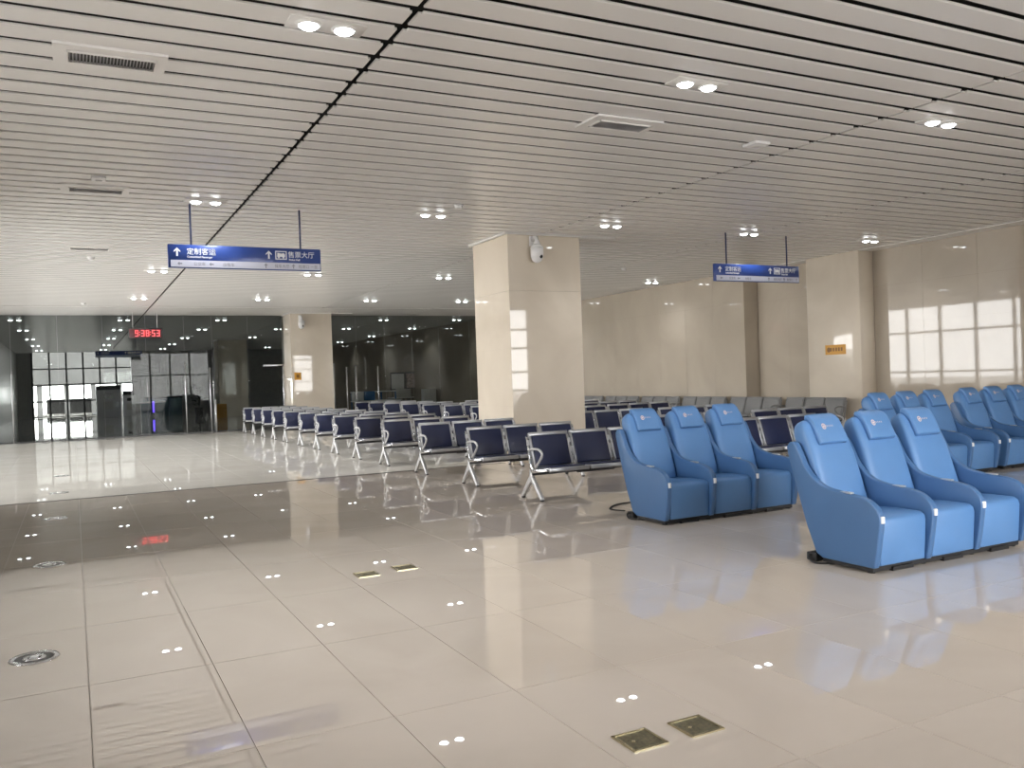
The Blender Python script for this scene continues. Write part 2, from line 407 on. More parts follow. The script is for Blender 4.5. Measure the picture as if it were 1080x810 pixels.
bx(9.0, 9.7, -0.03, 0.03, 2.2, 2.25).obj('door_head', 'steel', gp); bx(11.25, 11.5, -0.03, 0.03, 2.2, 2.25).obj('door_head', 'steel', gp)

# ------------------------------------------------------------------ twin downlights
def make_lamp():
    t = thing('twin_downlight', (0, 0, CEIL), 'twin round downlight', 'ceiling light', 'twin downlights in the strip ceiling')
    f = MB(); f.box(-0.27, 0.27, -0.105, 0.105, -0.012, 0.0); f.obj('housing', 'white', t, bevel=0.004, seg=1)
    for s in (-1, 1):
        l = MB(); l.sphere((s * 0.125, 0, -0.018), 0.068, 18, 8, (1, 1, 0.5)); l.obj('lens', 'lens', t)
        r = MB(); n = 24
        rings = []
        for rad, z in ((0.069, -0.012), (0.071, -0.027), (0.085, -0.024), (0.09, -0.012)):
            rings.append([(s * 0.125 + rad * math.cos(2 * math.pi * k / n), rad * math.sin(2 * math.pi * k / n), z) for k in range(n)])
        r.loft(rings, caps=False).obj('trim_ring', 'white', t)
    return t
lamp_light = bpy.data.lights.new('downlight_beam', 'SPOT'); lamp_light.energy = LAMP_WATT; lamp_light.spot_size = math.radians(125)
lamp_light.spot_blend = 0.8; lamp_light.shadow_soft_size = 0.09; lamp_light.color = (0.97, 0.98, 1.0)
lamp0 = None
LX = [-1.65, 1.66, 4.92, 8.12, 11.15, 14.33]
LY = [5.9, 12.05, 19.35, 25.15, 32.93, 38.2, 44.4, 50.5, 56.0]  # last row is added to light the far ticket machines
skip = {(0, 0), (0, 1), (0, 2), (0, 3), (4, 0), (5, 0)}
rowname = ['nearest', 'second', 'third', 'fourth', 'fifth', 'sixth', 'seventh', 'eighth', 'added farthest']
for j, y in enumerate(LY):
    xs = [i for i in range(6) if (i, j) not in skip]
    for q, i in enumerate(xs):
        px, py = project(LX[i], y, CEIL)
        if not (-60 < px < 1140): continue
        where = 'leftmost' if q == 0 else '%s from the left' % ORD[q]
        lab = 'lit twin round downlight, %s in the %s row across the ceiling' % (where, rowname[j])
        if lamp0 is None:
            lamp0 = make_lamp(); lamp0.location = (LX[i], y, CEIL); lamp0['label'] = lab; lo = lamp0
        else: lo = clone(lamp0, (LX[i], y, CEIL), lab)
for o in [x for x in COL.objects if x.name.startswith('twin_downlight')]:
    so = bpy.data.objects.new('beam', lamp_light); COL.objects.link(so); so.parent = o; so.location = (0, 0, -0.05)

# ------------------------------------------------------------------ ceiling fittings
def make_vent(throat='dark'):
    t = thing('ceiling_vent', (0, 0, CEIL), '', 'air vent', 'air vents in the ceiling')
    m = MB(); z0, z1 = -0.022, -0.001
    a, b, c, d = 0.0, 0.77, 0.0, 0.45; e, f, g, h = 0.09, 0.70, 0.11, 0.34
    m.box(a, e, c, d, z0, z1).box(f, b, c, d, z0, z1).box(e, f, c, g, z0, z1).box(e, f, h, d, z0, z1)
    m.obj('frame', 'strip', t)
    m = MB(); m.box(e, f, g, g + 0.012, -0.034, -0.02).box(e, f, h - 0.012, h, -0.034, -0.02).box(e, e + 0.012, g, h, -0.034, -0.02).box(f - 0.012, f, g, h, -0.034, -0.02)
    m.obj('grille_rim', 'white', t)
    m = MB()
    for k in range(26):
        x = e + 0.02 + k * (f - e - 0.04) / 25
        m.add([(x - 0.004, g + 0.01, -0.03), (x + 0.004, g + 0.01, -0.012), (x + 0.004, h - 0.01, -0.012), (x - 0.004, h - 0.01, -0.03),
               (x - 0.001, g + 0.01, -0.03), (x + 0.007, g + 0.01, -0.012), (x + 0.007, h - 0.01, -0.012), (x - 0.001, h - 0.01, -0.03)],
              [(0, 1, 2, 3), (7, 6, 5, 4), (0, 4, 5, 1), (3, 2, 6, 7), (0, 3, 7, 4), (1, 5, 6, 2)])
    m.obj('grille', 'grille', t)
    bx(e, f, g, h, -0.01, -0.004).obj('duct_throat', throat, t)
    return t
vent = make_vent(); vent2 = make_vent('grille'); vent.location = (-0.05, 6.86, CEIL); vent['label'] = 'white framed ceiling air vent with grey louvres nearest the camera at upper left'
clone(vent, (-0.06, 11.48, CEIL), 'smaller-looking ceiling air vent behind the nearest one, beside a square detector')
clone(vent, (-0.06, 16.30, CEIL), 'third ceiling air vent in the left line, far and faint')
vent2.location = (4.57, 6.92, CEIL); tag(vent2, 'pale ceiling air vent between the two middle downlights above the column', 'air vent')
def detector(loc, label, sq=False, s=1.0):
    t = thing('smoke_detector' if not sq else 'ceiling_sensor', loc, label, 'detector', 'small fittings on the ceiling')
    if sq:
        bx(-0.11 * s, 0.11 * s, -0.11 * s, 0.11 * s, -0.035, 0).obj('housing', 'whitep', t, bevel=0.012)
        bx(-0.05 * s, 0.05 * s, -0.05 * s, 0.05 * s, -0.042, -0.034).obj('cover', 'grille' if s < 1 else 'white', t, bevel=0.004)
    else:
        MB().cyl((0, 0), 0.07, -0.02, 0, 20).obj('base', 'whitep', t); MB().cyl((0, 0), 0.04, -0.06, -0.02, 20, r2=0.06).obj('head', 'whitep', t)
    return t
detector((0.35, 11.09, CEIL), 'small grey square detector beside the second ceiling vent', True, 0.7)
detector((6.83, 7.22, CEIL), 'flat white square sensor on the ceiling right of the middle downlight', True, 1.0)
detector((11.75, 16.95, CEIL), 'white round smoke detector between column and hanging sign at right')
detector((5.01, 11.29, CEIL), 'tiny round detector beside the downlight left of the column')
detector((0.38, 17.67, CEIL), 'small round detector behind the third ceiling vent')
detector((0.34, 26.8, CEIL), 'distant round detector near the clock on the bright ceiling')

# ------------------------------------------------------------------ hanging signs
def text_mesh(s, size, m, name='lettering', thick=0.0, align='LEFT'):
    c = bpy.data.curves.new(name, 'FONT'); c.body = s; c.size = size; c.extrude = 0.002; c.offset = thick; c.align_x = align; c.resolution_u = 3
    o = bpy.data.objects.new(name, c); COL.objects.link(o)
    dg = bpy.context.evaluated_depsgraph_get(); me = bpy.data.meshes.new_from_object(o.evaluated_get(dg))
    bpy.data.objects.remove(o); bpy.data.curves.remove(c)
    me.materials.clear(); me.materials.append(MT[m]); return me
def put_text(s, size, m, parent, x, z, y, name='lettering', thick=0.0):
    o = link(name, text_mesh(s, size, m, name, thick), parent, (x, y, z)); o.rotation_euler = (math.radians(90), 0, 0); return o
def arrow_up(parent, x, z, s, m, y):
    P = [(0, 0.5), (0.36, 0.12), (0.36, -0.04), (0.10, 0.16), (0.10, -0.5), (-0.10, -0.5), (-0.10, 0.16), (-0.36, -0.04), (-0.36, 0.12)]
    MB().prism([(x + p * s, z + q * s) for p, q in P], y - 0.003, y, 'y').obj('arrow', m, parent)
def arrow_side(parent, x, z, s, m, y):
    P = [(0.5, 0), (0.05, 0.4), (0.05, 0.14), (-0.5, 0.14), (-0.5, -0.14), (0.05, -0.14), (0.05, -0.4)]
    MB().prism([(x - p * s, z + q * s) for p, q in P], y - 0.003, y, 'y').obj('arrow', m, parent)
def make_sign():
    t = thing('hanging_sign', (0, 0, 0), '', 'sign', 'blue direction signs hung from the ceiling')
    W, T = 2.06, 0.06
    bx(0, W, 0, T, 0.0, 0.315).obj('board', 'signblue', t, bevel=0.006, seg=1)
    for yy, a, b in ((-0.004, -0.004, 0.002), (T - 0.002, T - 0.002, T + 0.004)):
        bx(0.03, W - 0.012, a, b, 0.012, 0.105).obj('strip', 'signstrip', t)
    y = -0.004
    arrow_up(t, 0.115, 0.215, 0.115, 'signtext', 0.0)
    arrow_up(t, 1.325, 0.215, 0.115, 'signtext', 0.0)
    put_text('\u5b9a\u5236\u5ba2\u8fd0', 0.095, 'signtext', t, 0.235, 0.19, -0.003, thick=0.0)
    put_text('Customized Passenger', 0.036, 'signtext', t, 0.24, 0.140, -0.003, thick=0.0008)
    put_text('\u552e\u7968\u5927\u5385', 0.095, 'signtext', t, 1.59, 0.19, -0.003, thick=0.0)
    put_text('Ticket Hall', 0.036, 'signtext', t, 1.60, 0.140, -0.003, thick=0.0008)
    ic = MB(); x0, x1, z0, z1 = 1.415, 1.575, 0.152, 0.272
    for a in ((x0, x1, z0, z0 + 0.012), (x0, x1, z1 - 0.012, z1), (x0, x0 + 0.012, z0, z1), (x1 - 0.012, x1, z0, z1)): ic.box(a[0], a[1], -0.003, 0.0005, a[2], a[3])
    ic.prism([(x0 + 0.025, 0.190), (x1 - 0.025, 0.190), (x1 - 0.025, 0.225), (x1 - 0.045, 0.245), (x0 + 0.085, 0.235), (x0 + 0.03, 0.248)], -0.003, 0.0005, 'y')
    ic.box(x0 + 0.035, x0 + 0.06, -0.003, 0.0005, 0.17, 0.192).box(x1 - 0.06, x1 - 0.035, -0.003, 0.0005, 0.17, 0.192)
    ic.obj('ticket_icon', 'signtext', t)
    arrow_side(t, 0.145, 0.058, 0.06, 'greytext', y); arrow_side(t, 0.55, 0.058, 0.06, 'greytext', y)
    arrow_up(t, 1.28, 0.058, 0.065, 'greytext', y); arrow_up(t, 1.665, 0.058, 0.065, 'greytext', y)
    for s, x in (('\u516c\u4ea4\u8f66', 0.32), ('\u51fa\u79df\u8f66', 0.70), ('\u5019\u8f66\u5927\u5385', 1.40), ('\u68c0\u7968\u53e3 \u4e00\u81f3', 1.735)):
        put_text(s, 0.052, 'greytext', t, x, 0.038, y, thick=0.0)
    for x in (0.30, 1.78):
        m = MB(); m.tube([(x, T / 2, 0.31), (x, T / 2, 0.95)], 0.013, 8); m.obj('rod', 'rod', t)
    return t
sign = make_sign(); sign.location = (1.19, 12.3, 3.13); sign['label'] = 'blue hanging direction sign with white arrows at left, over the open floor'
sg2 = clone(sign, (10.38, 12.12, 3.115), 'blue hanging direction sign at right in front of the marble wall')
sg3 = clone(sign, (1.0, 45.5, 3.13), 'distant dark blue hanging sign seen through the tinted glass')

# ------------------------------------------------------------------ led clock
ck = thing('led_clock', (1.63, 30.0, 3.17), 'hanging black clock with red digits reading 9:38:53', 'clock')
bx(0, 1.01, 0, 0.08, 0, 0.33).obj('case', 'dark', ck, bevel=0.01, seg=1)
bx(0.03, 0.98, -0.004, 0.0, 0.03, 0.30).obj('face', 'ledback', ck)
SEG = {'9': 'abcdfg', '3': 'abcdg', '8': 'abcdefg', '5': 'acdfg'}
def digit(ch, x):
    m = MB(); w, h, s = 0.095, 0.20, 0.022; z = 0.065
    R = {'a': (0, w, h - s, h), 'd': (0, w, 0, s), 'g': (0, w, h / 2 - s / 2, h / 2 + s / 2), 'f': (0, s, h / 2, h), 'b': (w - s, w, h / 2, h), 'e': (0, s, 0, h / 2), 'c': (w - s, w, 0, h / 2)}
    for q in SEG[ch]:
        a, b, c, d = R[q]; m.box(x + a, x + b, -0.008, -0.003, z + c, z + d)
    m.obj('digit', 'led', ck)
for ch, x in (('9', 0.20), ('3', 0.38), ('8', 0.52), ('5', 0.70), ('3', 0.84)): digit(ch, x)
for x in (0.335, 0.655):
    bx(x - 0.011, x + 0.011, -0.008, -0.003, 0.11, 0.135).box(x - 0.011, x + 0.011, -0.008, -0.003, 0.19, 0.215).obj('colon', 'led', ck)
for x in (0.14, 0.87): MB().tube([(x, 0.04, 0.33), (x, 0.04, 0.83)], 0.01, 6).obj('rod', 'whitep', ck)

# ------------------------------------------------------------------ dome cameras, stickers
def ptz(loc, label, first=None):
    if first: return clone(first, loc, label, 'dome cameras on the columns')
    t = thing('dome_camera', loc, label, 'security camera', 'dome cameras on the columns')
    bx(-0.05, 0.05, -0.015, 0, 0.06, 0.2).obj('wall_plate', 'whitep', t, bevel=0.006)
    MB().tube([(0, -0.01, 0.14), (0, -0.06, 0.17), (0, -0.11, 0.165), (0, -0.125, 0.12), (0, -0.125, 0.06)], [0.03, 0.028, 0.028, 0.032, 0.05], 12).obj('bracket', 'whitep', t)
    MB().cyl((0, -0.125), 0.085, -0.10, 0.03, 24).cyl((0, -0.125), 0.085, 0.03, 0.07, 24, r2=0.05).obj('body', 'whitep', t)
    MB().sphere((0, -0.125, -0.10), 0.078, 18, 10).obj('dome', 'whitep', t)
    MB().sphere((0.02, -0.192, -0.10), 0.026, 12, 8).obj('lens', 'dark', t)
    return t
pz = ptz((7.235, 13.2, 3.70), 'white dome camera mounted high on the near column')
pz.scale = (1.3, 1.3, 1.3)
ptz((7.10, 29.9, 3.66), 'distant white dome camera mounted high on the far column', pz)
st = thing('wall_sticker', (15.25, 13.85, 1.87), 'small orange notice with dark print on the pilaster of the right wall', 'notice')
bx(-0.006, 0, -0.29, 0.29, -0.11, 0.11).obj('sheet', 'orange', st)
m = MB()
for k in range(5): m.box(-0.008, -0.005, 0.10 - k * 0.075, 0.15 - k * 0.075, -0.035, 0.045)
m.obj('print', 'brown', st)
m = MB(); m.prism([(0.19 + 0.05 * math.cos(a * math.pi / 6), 0.0 + 0.06 * math.sin(a * math.pi / 6)) for a in range(12)], -0.008, -0.005, 'x'); m.obj('symbol', 'brown', st)
st2 = thing('wall_sticker', (6.95, 29.9, 1.80), 'small orange square notice on the far column beside the glass', 'notice')
bx(-0.12, 0.12, -0.006, 0, -0.13, 0.13).obj('sheet', 'orange', st2)
bx(-0.05, 0.05, -0.008, -0.005, -0.05, 0.06).obj('print', 'brown', st2)

# ------------------------------------------------------------------ floor fittings
def floor_box(loc, label, first=None):
    if first: return clone(first, loc, label, 'square floor boxes')
    t = thing('floor_box', loc, label, 'floor box', 'square floor boxes')
    m = MB(); s = 0.085
    m.box(-s, s, -s, -s + 0.012, 0, 0.006).box(-s, s, s - 0.012, s, 0, 0.006).box(-s, -s + 0.012, -s, s, 0, 0.006).box(s - 0.012, s, -s, s, 0, 0.006)
    m.obj('rim', 'brass', t)
    bx(-s + 0.012, s - 0.012, -s + 0.012, s - 0.012, 0.0, 0.004).obj('lid', 'plate', t)
    MB().cyl((-0.03, 0.0), 0.008, 0.004, 0.006, 10).obj('screw', 'brass', t)
    return t
fb = floor_box((2.01, 2.90, 0.0), 'brass-rimmed square floor box nearest the bottom edge, left of its twin')
floor_box((2.29, 2.89, 0.0), 'brass-rimmed square floor box nearest the bottom edge, right of its twin', fb)
floor_box((1.99, 6.51, 0.0), 'far square floor box on the mid floor, left one of the pair', fb)
floor_box((2.32, 6.56, 0.0), 'far square floor box on the mid floor, right one of the pair', fb)
def floor_cap(loc, label, first=None):
    if first: return clone(first, loc, label, 'round floor caps in a line')
    t = thing('floor_drain', loc, label, 'floor drain', 'round floor caps in a line')
    def ring(name, ra, rb, z, m):
        q = MB(); n = 28
        q.loft([[(r * math.cos(2 * math.pi * k / n), r * math.sin(2 * math.pi * k / n), zz) for k in range(n)] for r, zz in ((rb, 0), (rb - 0.004, z), (ra + 0.004, z), (ra, 0))], caps=False)
        q.obj(name, m, t)
    ring('outer_ring', 0.098, 0.13, 0.006, 'chrome'); ring('inner_ring', 0.03, 0.062, 0.008, 'chrome')
    MB().cyl((0, 0), 0.10, 0.0, 0.003, 28).obj('dish', 'darksteel', t)
    MB().cyl((0, 0), 0.024, 0.003, 0.012, 16, r2=0.018).obj('button', 'whitep', t)
    return t
fc = floor_cap((-0.25, 5.6, 0.0), 'round metal floor cap nearest the camera at left')
for i, y in enumerate((8.56, 11.68, 14.63, 17.59)):
    floor_cap((-0.24, y, 0.0), 'round metal floor cap, %s in the line away from the camera' % ORD[i + 1], fc)

# ------------------------------------------------------------------ three-seat massage chairs
PC, PT = 0.56, 0.058           # seat pitch, side panel thickness
def rrect(w, t, n=28, e=5.5):
    out = []
    for k in range(n):
        a = 2 * math.pi * k / n; c, s = math.cos(a), math.sin(a)
        out.append((w / 2 * math.copysign(abs(c) ** (2 / e), c), t / 2 * math.copysign(abs(s) ** (2 / e), s)))
    return out
def make_massage():
    t = thing('massage_chair', (0, 0, 0), '', 'massage chair', 'blue three-seat massage chairs')
    prof = [(0.875, 0.875), (0.835, 0.915), (0.785, 0.90), (0.735, 0.815), (0.67, 0.705), (0.54, 0.605), (0.34, 0.565), (0.15, 0.545), (0.045, 0.49), (0.005, 0.41), (0.015, 0.30), (0.04, 0.15)]
    top = catmull(prof, 4)
    bot = [(0.065, 0.045), (0.54, 0.045), (0.60, 0.075), (0.69, 0.28), (0.79, 0.58)]
    full = top + bot + [(0.865, 0.82)]
    for i in range(4):
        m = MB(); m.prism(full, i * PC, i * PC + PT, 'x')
        p = m.obj('side_panel', 'leather_shaded', t, bevel=0.016, seg=3)
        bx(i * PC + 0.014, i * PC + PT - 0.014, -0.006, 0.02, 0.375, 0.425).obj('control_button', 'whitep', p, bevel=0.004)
        bx(i * PC + 0.012, i * PC + PT - 0.012, 0.26, 0.36, 0.558, 0.571).obj('silver_inlay', 'silver', p, bevel=0.003)
    sp = [(0.075, 0.05), (0.055, 0.345), (0.065, 0.385), (0.10, 0.405), (0.30, 0.405), (0.64, 0.385), (0.62, 0.05)]
    back = [(0.605, 0.34, 0.48, 0.18), (0.64, 0.46, 0.48, 0.18), (0.69, 0.62, 0.475, 0.18), (0.74, 0.78, 0.465, 0.175), (0.79, 0.90, 0.455, 0.17), (0.825, 0.98, 0.445, 0.16), (0.840, 1.02, 0.43, 0.14), (0.852, 1.045, 0.40, 0.115), (0.858, 1.06, 0.36, 0.08), (0.862, 1.068, 0.30, 0.04)]
    def frame(i, P):
        a = P[max(i - 1, 0)]; b = P[min(i + 1, len(P) - 1)]
        d = Vector((0, b[0] - a[0], b[1] - a[1])).normalized(); return d, Vector((0, d.z, -d.y))   # along, backwards normal
    for i in range(3):
        xa, xb = i * PC + PT, (i + 1) * PC; cx = (xa + xb) / 2
        m = MB(); m.prism(sp, xa + 0.022, xb - 0.004, 'x'); m.obj('seat', 'leather', t, bevel=0.012, seg=2)
        rings = []
        for j, (y, z, w, th) in enumerate(back):
            d, nrm = frame(j, back)
            w = min(w, PC - PT - 0.02)
            rings.append([Vector((cx + p, y, z)) + nrm * q for p, q in rrect(w, th)])
        bk = MB().loft(rings).obj('backrest', 'leather', t)
        hp = [(0.775, 0.905, 0.13), (0.800, 0.96, 0.135), (0.822, 1.01, 0.13), (0.838, 1.05, 0.12), (0.855, 1.085, 0.10)]
        rings = []
        path = [(0.682, 0.893), (0.690, 0.905), (0.712, 0.96), (0.737, 1.015), (0.764, 1.060), (0.794, 1.085), (0.826, 1.096), (0.836, 1.098)]
        for j, (y, z) in enumerate(path):
            d, nrm = frame(j, path)
            e = {0: 0.5, len(path) - 1: 0.5}.get(j, 1.0)
            rings.append([Vector((cx + p, y, z)) + nrm * q for p, q in rrect(0.295 * (0.985 if e < 1 else 1), 0.056 * (0.8 if e < 1 else 1), 24, 7.0)])
        h = MB().loft(rings).obj('headrest', 'leather', t)
        # stitched emblem on the pillow
        a, b = path[3], path[4]; c = Vector((cx - 0.065, a[0], a[1])); d, nrm = frame(3, path)
        em = MB(); nn = 18
        for r_in, r_out in ((0.014, 0.021), (0.0, 0.008)):
            em.loft([[c + Vector((r * math.cos(2 * math.pi * k / nn), 0, 0)) + d * r * 1.2 * math.sin(2 * math.pi * k / nn) - nrm * o for k in range(nn)] for r, o in ((r_out, 0.025), (r_out, 0.0295), (r_in + 0.001, 0.0295), (r_in + 0.001, 0.025))], caps=False)
        for k in range(4):
            p = c + Vector((0.035 + 0.02 * k, 0, 0)); em.tube([p - d * 0.006 - nrm * 0.027, p + d * 0.008 - nrm * 0.027], 0.003, 5)
        em.obj('emblem', 'emblem', h)
    W = 3 * PC + PT
    bx(0.03, W - 0.03, 0.10, 0.56, 0.012, 0.05).obj('plinth', 'dark', t)
    for x in (0.06, PC + 0.04, 2 * PC + 0.04, W - 0.06):
        for y in (0.14, 0.50): MB().cyl((x, y), 0.028, 0.0, 0.014, 12).obj('foot', 'wire', t)
    for i in range(3): bx(i * PC + 0.22, i * PC + 0.44, 0.085, 0.12, 0.0, 0.03).obj('footrest_stop', 'wire', t)
    bx(0.0, 0.10, 0.60, 0.70, 0.005, 0.07).obj('plug_box', 'wire', t, bevel=0.01)
    MB().tube(catmull([(0.0, 0.66, 0.05), (-0.04, 0.64, 0.055), (-0.055, 0.60, 0.02), (-0.03, 0.55, 0.008), (0.04, 0.50, 0.008)], 4), 0.007, 6).obj('power_cable', 'wire', t)
    return t
mc = make_massage(); mc.location = (5.03, 4.22, 0); mc['label'] = 'bright blue three-seat massage chair nearest the camera at lower right'
clone(mc, (5.08, 6.72, 0), 'blue three-seat massage chair behind the nearest one, beside the front bench')
clone(mc, (9.42, 7.35, 0), 'shaded blue three-seat massage chair at back right, left one of the two along the row')
clone(mc, (11.36, 7.38, 0), 'shaded blue three-seat massage chair at the right edge, in front of the marble wall')
cab = tag(MB().tube(catmull([(5.3, 7.78, 0.008), (5.25, 8.0, 0.008), (5.6, 8.25, 0.008), (6.2, 8.1, 0.008), (6.8, 7.85, 0.008)], 6), 0.008, 6).obj('power_cord', 'wire'), 'black power cord lying on the floor behind the second massage chair', 'cord')

# ------------------------------------------------------------------ airport benches
SW = 0.585
def make_bench(pad=True):
    fr, cu = ('silver', 'navy') if pad else ('greysteel', 'greysteel')
    t = thing('waiting_bench', (0, 0, 0), '', 'bench')
    Bt, Bb = Vector((0, 0.075, 0.80)), Vector((0, -0.06, 0.395))
    u = (Bt - Bb).normalized(); n = Vector((0, -u.z, u.y))          # n points to the sitter
    Lb = (Bt - Bb).length
    Sf, Sb = Vector((0, -0.44, 0.405)), Vector((0, -0.055, 0.375))
    v = (Sb - Sf).normalized(); ns = Vector((0, -v.z, v.y)); Ls = (Sb - Sf).length
    def plate(mb, o, d, nn, x0, x1, s0, s1, h0, h1):
        P = lambda x, s, h: Vector((x, 0, 0)) + o + d * s + nn * h
        mb.add([P(x, s, h) for h in (h0, h1) for s in (s0, s1) for x in (x0, x1)], [(0, 2, 3, 1), (4, 5, 7, 6), (0, 1, 5, 4), (2, 6, 7, 3), (0, 4, 6, 2), (1, 3, 7, 5)])
    for i in range(3):
        x0, x1 = i * SW + 0.018, (i + 1) * SW - 0.018
        m = MB()
        plate(m, Bb, u, n, x0, x1, 0, Lb, -0.012, 0.004)
        plate(m, Bb, u, n, x0, x0 + 0.026, 0, Lb, 0, 0.022); plate(m, Bb, u, n, x1 - 0.026, x1, 0, Lb, 0, 0.022)
        plate(m, Bb, u, n, x0, x1, Lb - 0.035, Lb + 0.008, -0.022, 0.024)
        b = m.obj('backrest', fr, t, bevel=0.004, seg=1)
        m = MB(); plate(m, Bb, u, n, x0 + 0.028, x1 - 0.028, 0.01, Lb - 0.037, 0.002, 0.030); m.obj('cushion', cu, b, bevel=0.012)
        m = MB()
        plate(m, Sf, v, ns, x0, x1, 0, Ls, -0.016, 0.002); plate(m, Sf, v, ns, x0, x1, -0.012, 0.03, -0.040, 0.008)
        plate(m, Sf, v, ns, x0, x0 + 0.026, 0, Ls, -0.03, 0.01); plate(m, Sf, v, ns, x1 - 0.026, x1, 0, Ls, -0.03, 0.01)
        s = m.obj('seat', fr, t, bevel=0.004, seg=1)
        m = MB(); plate(m, Sf, v, ns, x0 + 0.028, x1 - 0.028, 0.032, Ls - 0.01, 0.0, 0.026); m.obj('cushion', cu, s, bevel=0.012)
    for x in (0.0, SW, 2 * SW, 3 * SW):       # cast side brackets carrying seat and back
        m = MB(); w = 0.012
        pr = [(-0.43, 0.375), (-0.10, 0.33), (-0.02, 0.33), (0.005, 0.40), (0.085, 0.76), (0.06, 0.76), (-0.045, 0.40), (-0.09, 0.375), (-0.40, 0.40)]
        m.prism(pr, x - w, x + w, 'x'); m.obj('bracket', 'chrome' if pad else 'greysteel', t, bevel=0.003, seg=1)
        if pad:
            m = MB()
            for k in range(3): m.prism([(-0.035 + 0.03 * k, 0.44 + 0.11 * k), (0.0 + 0.022 * k, 0.44 + 0.11 * k), (0.012 + 0.022 * k, 0.50 + 0.11 * k), (-0.022 + 0.03 * k, 0.50 + 0.11 * k)], x - 0.018, x + 0.018, 'x')
            m.obj('link_plate', 'silver', t)
    for x in (0.0, 3 * SW):                    # loop armrests
        P = [(x, 0.03, 0.60), (x, -0.06, 0.618), (x, -0.20, 0.622), (x, -0.285, 0.595), (x, -0.295, 0.545), (x, -0.22, 0.47), (x, -0.13, 0.40)]
        MB().tube(catmull(P, 4), 0.015, 8).obj('armrest', 'cast' if pad else 'greysteel', t)
    for x in (0.015, 3 * SW - 0.015):          # splayed legs
        pr = [(-0.024, 0.37), (0.024, 0.37), (0.03, 0.285), (0.085, 0.235), (0.26, 0.035), (0.26, 0.012), (0.222, 0.012), (0.055, 0.175), (0.0, 0.215), (-0.055, 0.175), (-0.222, 0.012), (-0.26, 0.012), (-0.26, 0.035), (-0.085, 0.235), (-0.03, 0.285)]
        m = MB()
        m.prism(pr, x - 0.022, x + 0.022, 'x')
        l = m.obj('leg', 'cast', t, bevel=0.008, seg=2)
        for s in (-1, 1): MB().cyl((x, s * 0.24), 0.024, 0.0, 0.014, 10).obj('foot_pad', 'dark', l)
    bx(0.0, 3 * SW, -0.05, 0.02, 0.295, 0.345).obj('beam', 'darksteel', t)
    MB().tube([(0.6, -0.1, 0.30), (1.15, -0.1, 0.30)], 0.012, 6).obj('brace', 'darksteel', t)
    return t
ROWS_L = [9.33, 11.18, 13.1, 14.95, 16.65, 18.25, 19.8, 21.4, 23.1, 24.6, 26.1, 27.6, 29.2]
bench = make_bench(True)
for i, y in enumerate(ROWS_L):
    lab = 'navy padded three-seat bench, %s from the camera in the long left file' % ORD[i]
    if i == 0: bench.location = (4.95, y - 0.06, 0); tag(bench, 'navy padded three-seat bench at the front of the long left file, beside the massage chair', 'bench', 'navy benches of the left file')
    else: clone(bench, (4.95, y - 0.06, 0), lab, 'navy benches of the left file')
R1 = [(8.15, 9.40), (8.15, 11.3), (8.3, 14.0), (9.0, 16.4), (9.0, 18.2), (9.0, 20.0), (9.0, 21.8), (9.0, 23.4), (9.0, 25.2), (9.0, 26.9), (9.0, 28.5), (9.0, 30.1)]
for i, (x, y) in enumerate(R1):
    clone(bench, (x, y - 0.06, 0), 'navy padded three-seat bench, %s from the front in the file right of the columns' % ORD[i], 'navy benches of the middle file')
R2 = [(10.2, 11.1), (10.15, 13.65), (10.85, 16.5), (11.2, 18.3), (11.2, 20.1), (11.2, 21.9), (11.2, 23.5), (11.2, 25.3)]
for i, (x, y) in enumerate(R2):
    clone(bench, (x, y - 0.06, 0), 'navy padded three-seat bench, %s from the front in the file nearest the right wall' % ORD[i], 'navy benches of the right file')
wb = make_bench(False)
for i in range(8):
    y = 13.3 + i * 1.92
    lab = 'bare grey metal three-seat bench against the right wall, %s from the front' % ORD[i]
    if i == 0: wb.location = (14.86, y + 3 * SW, 0); wb.rotation_euler = (0, 0, math.radians(-90)); tag(wb, lab, 'bench', 'grey metal benches along the wall')
    else: clone(wb, (14.86, y + 3 * SW, 0), lab, 'grey metal benches along the wall')

# ------------------------------------------------------------------ things beyond the partition and at the far end
def kiosk(loc, w, h, label):
    t = thing('ticket_machine', loc, label, 'ticket machine', 'ticket machines at the far end')
    bx(0, w, 0, 0.6, 0, h - 0.25).obj('cabinet', 'kiosk', t, bevel=0.02)
    bx(0, w, 0.02, 0.6, h - 0.25, h).obj('header', 'screen', t, bevel=0.01)
    bx(w * 0.32, w * 0.68, -0.02, 0.0, h * 0.60, h * 0.72).obj('screen', 'screen', t)
    bx(w * 0.28, w * 0.66, -0.02, 0.0, h * 0.25, h * 0.5).obj('panel', 'paper', t)
    bx(w * 0.75, w * 0.9, -0.02, 0.0, h * 0.3, h * 0.48).obj('card_slot', 'silver', t)
    return t
kiosk((1.17, 55.0, 0), 1.3, 1.85, 'grey wall-sized ticket machine with dark header at the far end')
kiosk((2.62, 56.0, 0), 0.68, 1.5, 'narrow grey ticket machine right of the wide one at the far end')
ct = thing('service_counter', (3.5, 54.5, 0), 'low teal-grey service counter with dark top at the far end', 'counter')
for i in range(3): bx(i * 0.75 + 0.01, i * 0.75 + 0.74, 0, 0.7, 0, 1.0).obj('front_panel', 'teal', ct, bevel=0.005, seg=1)
bx(-0.03, 2.28, -0.05, 0.75, 1.0, 1.06).obj('worktop', 'screen', ct)
bl = thing('light_column', (4.05, 53.0, 0), 'slim post glowing blue in front of the far counter', 'light post')
bx(-0.06, 0.06, -0.06, 0.06, 0, 0.22).obj('base', 'darksteel', bl, bevel=0.01); MB().cyl((0, 0), 0.05, 0.22, 0.85, 14).obj('glowing_tube', 'bluelamp', bl); MB().cyl((0, 0), 0.06, 0.85, 0.92, 14).obj('cap', 'darksteel', bl)
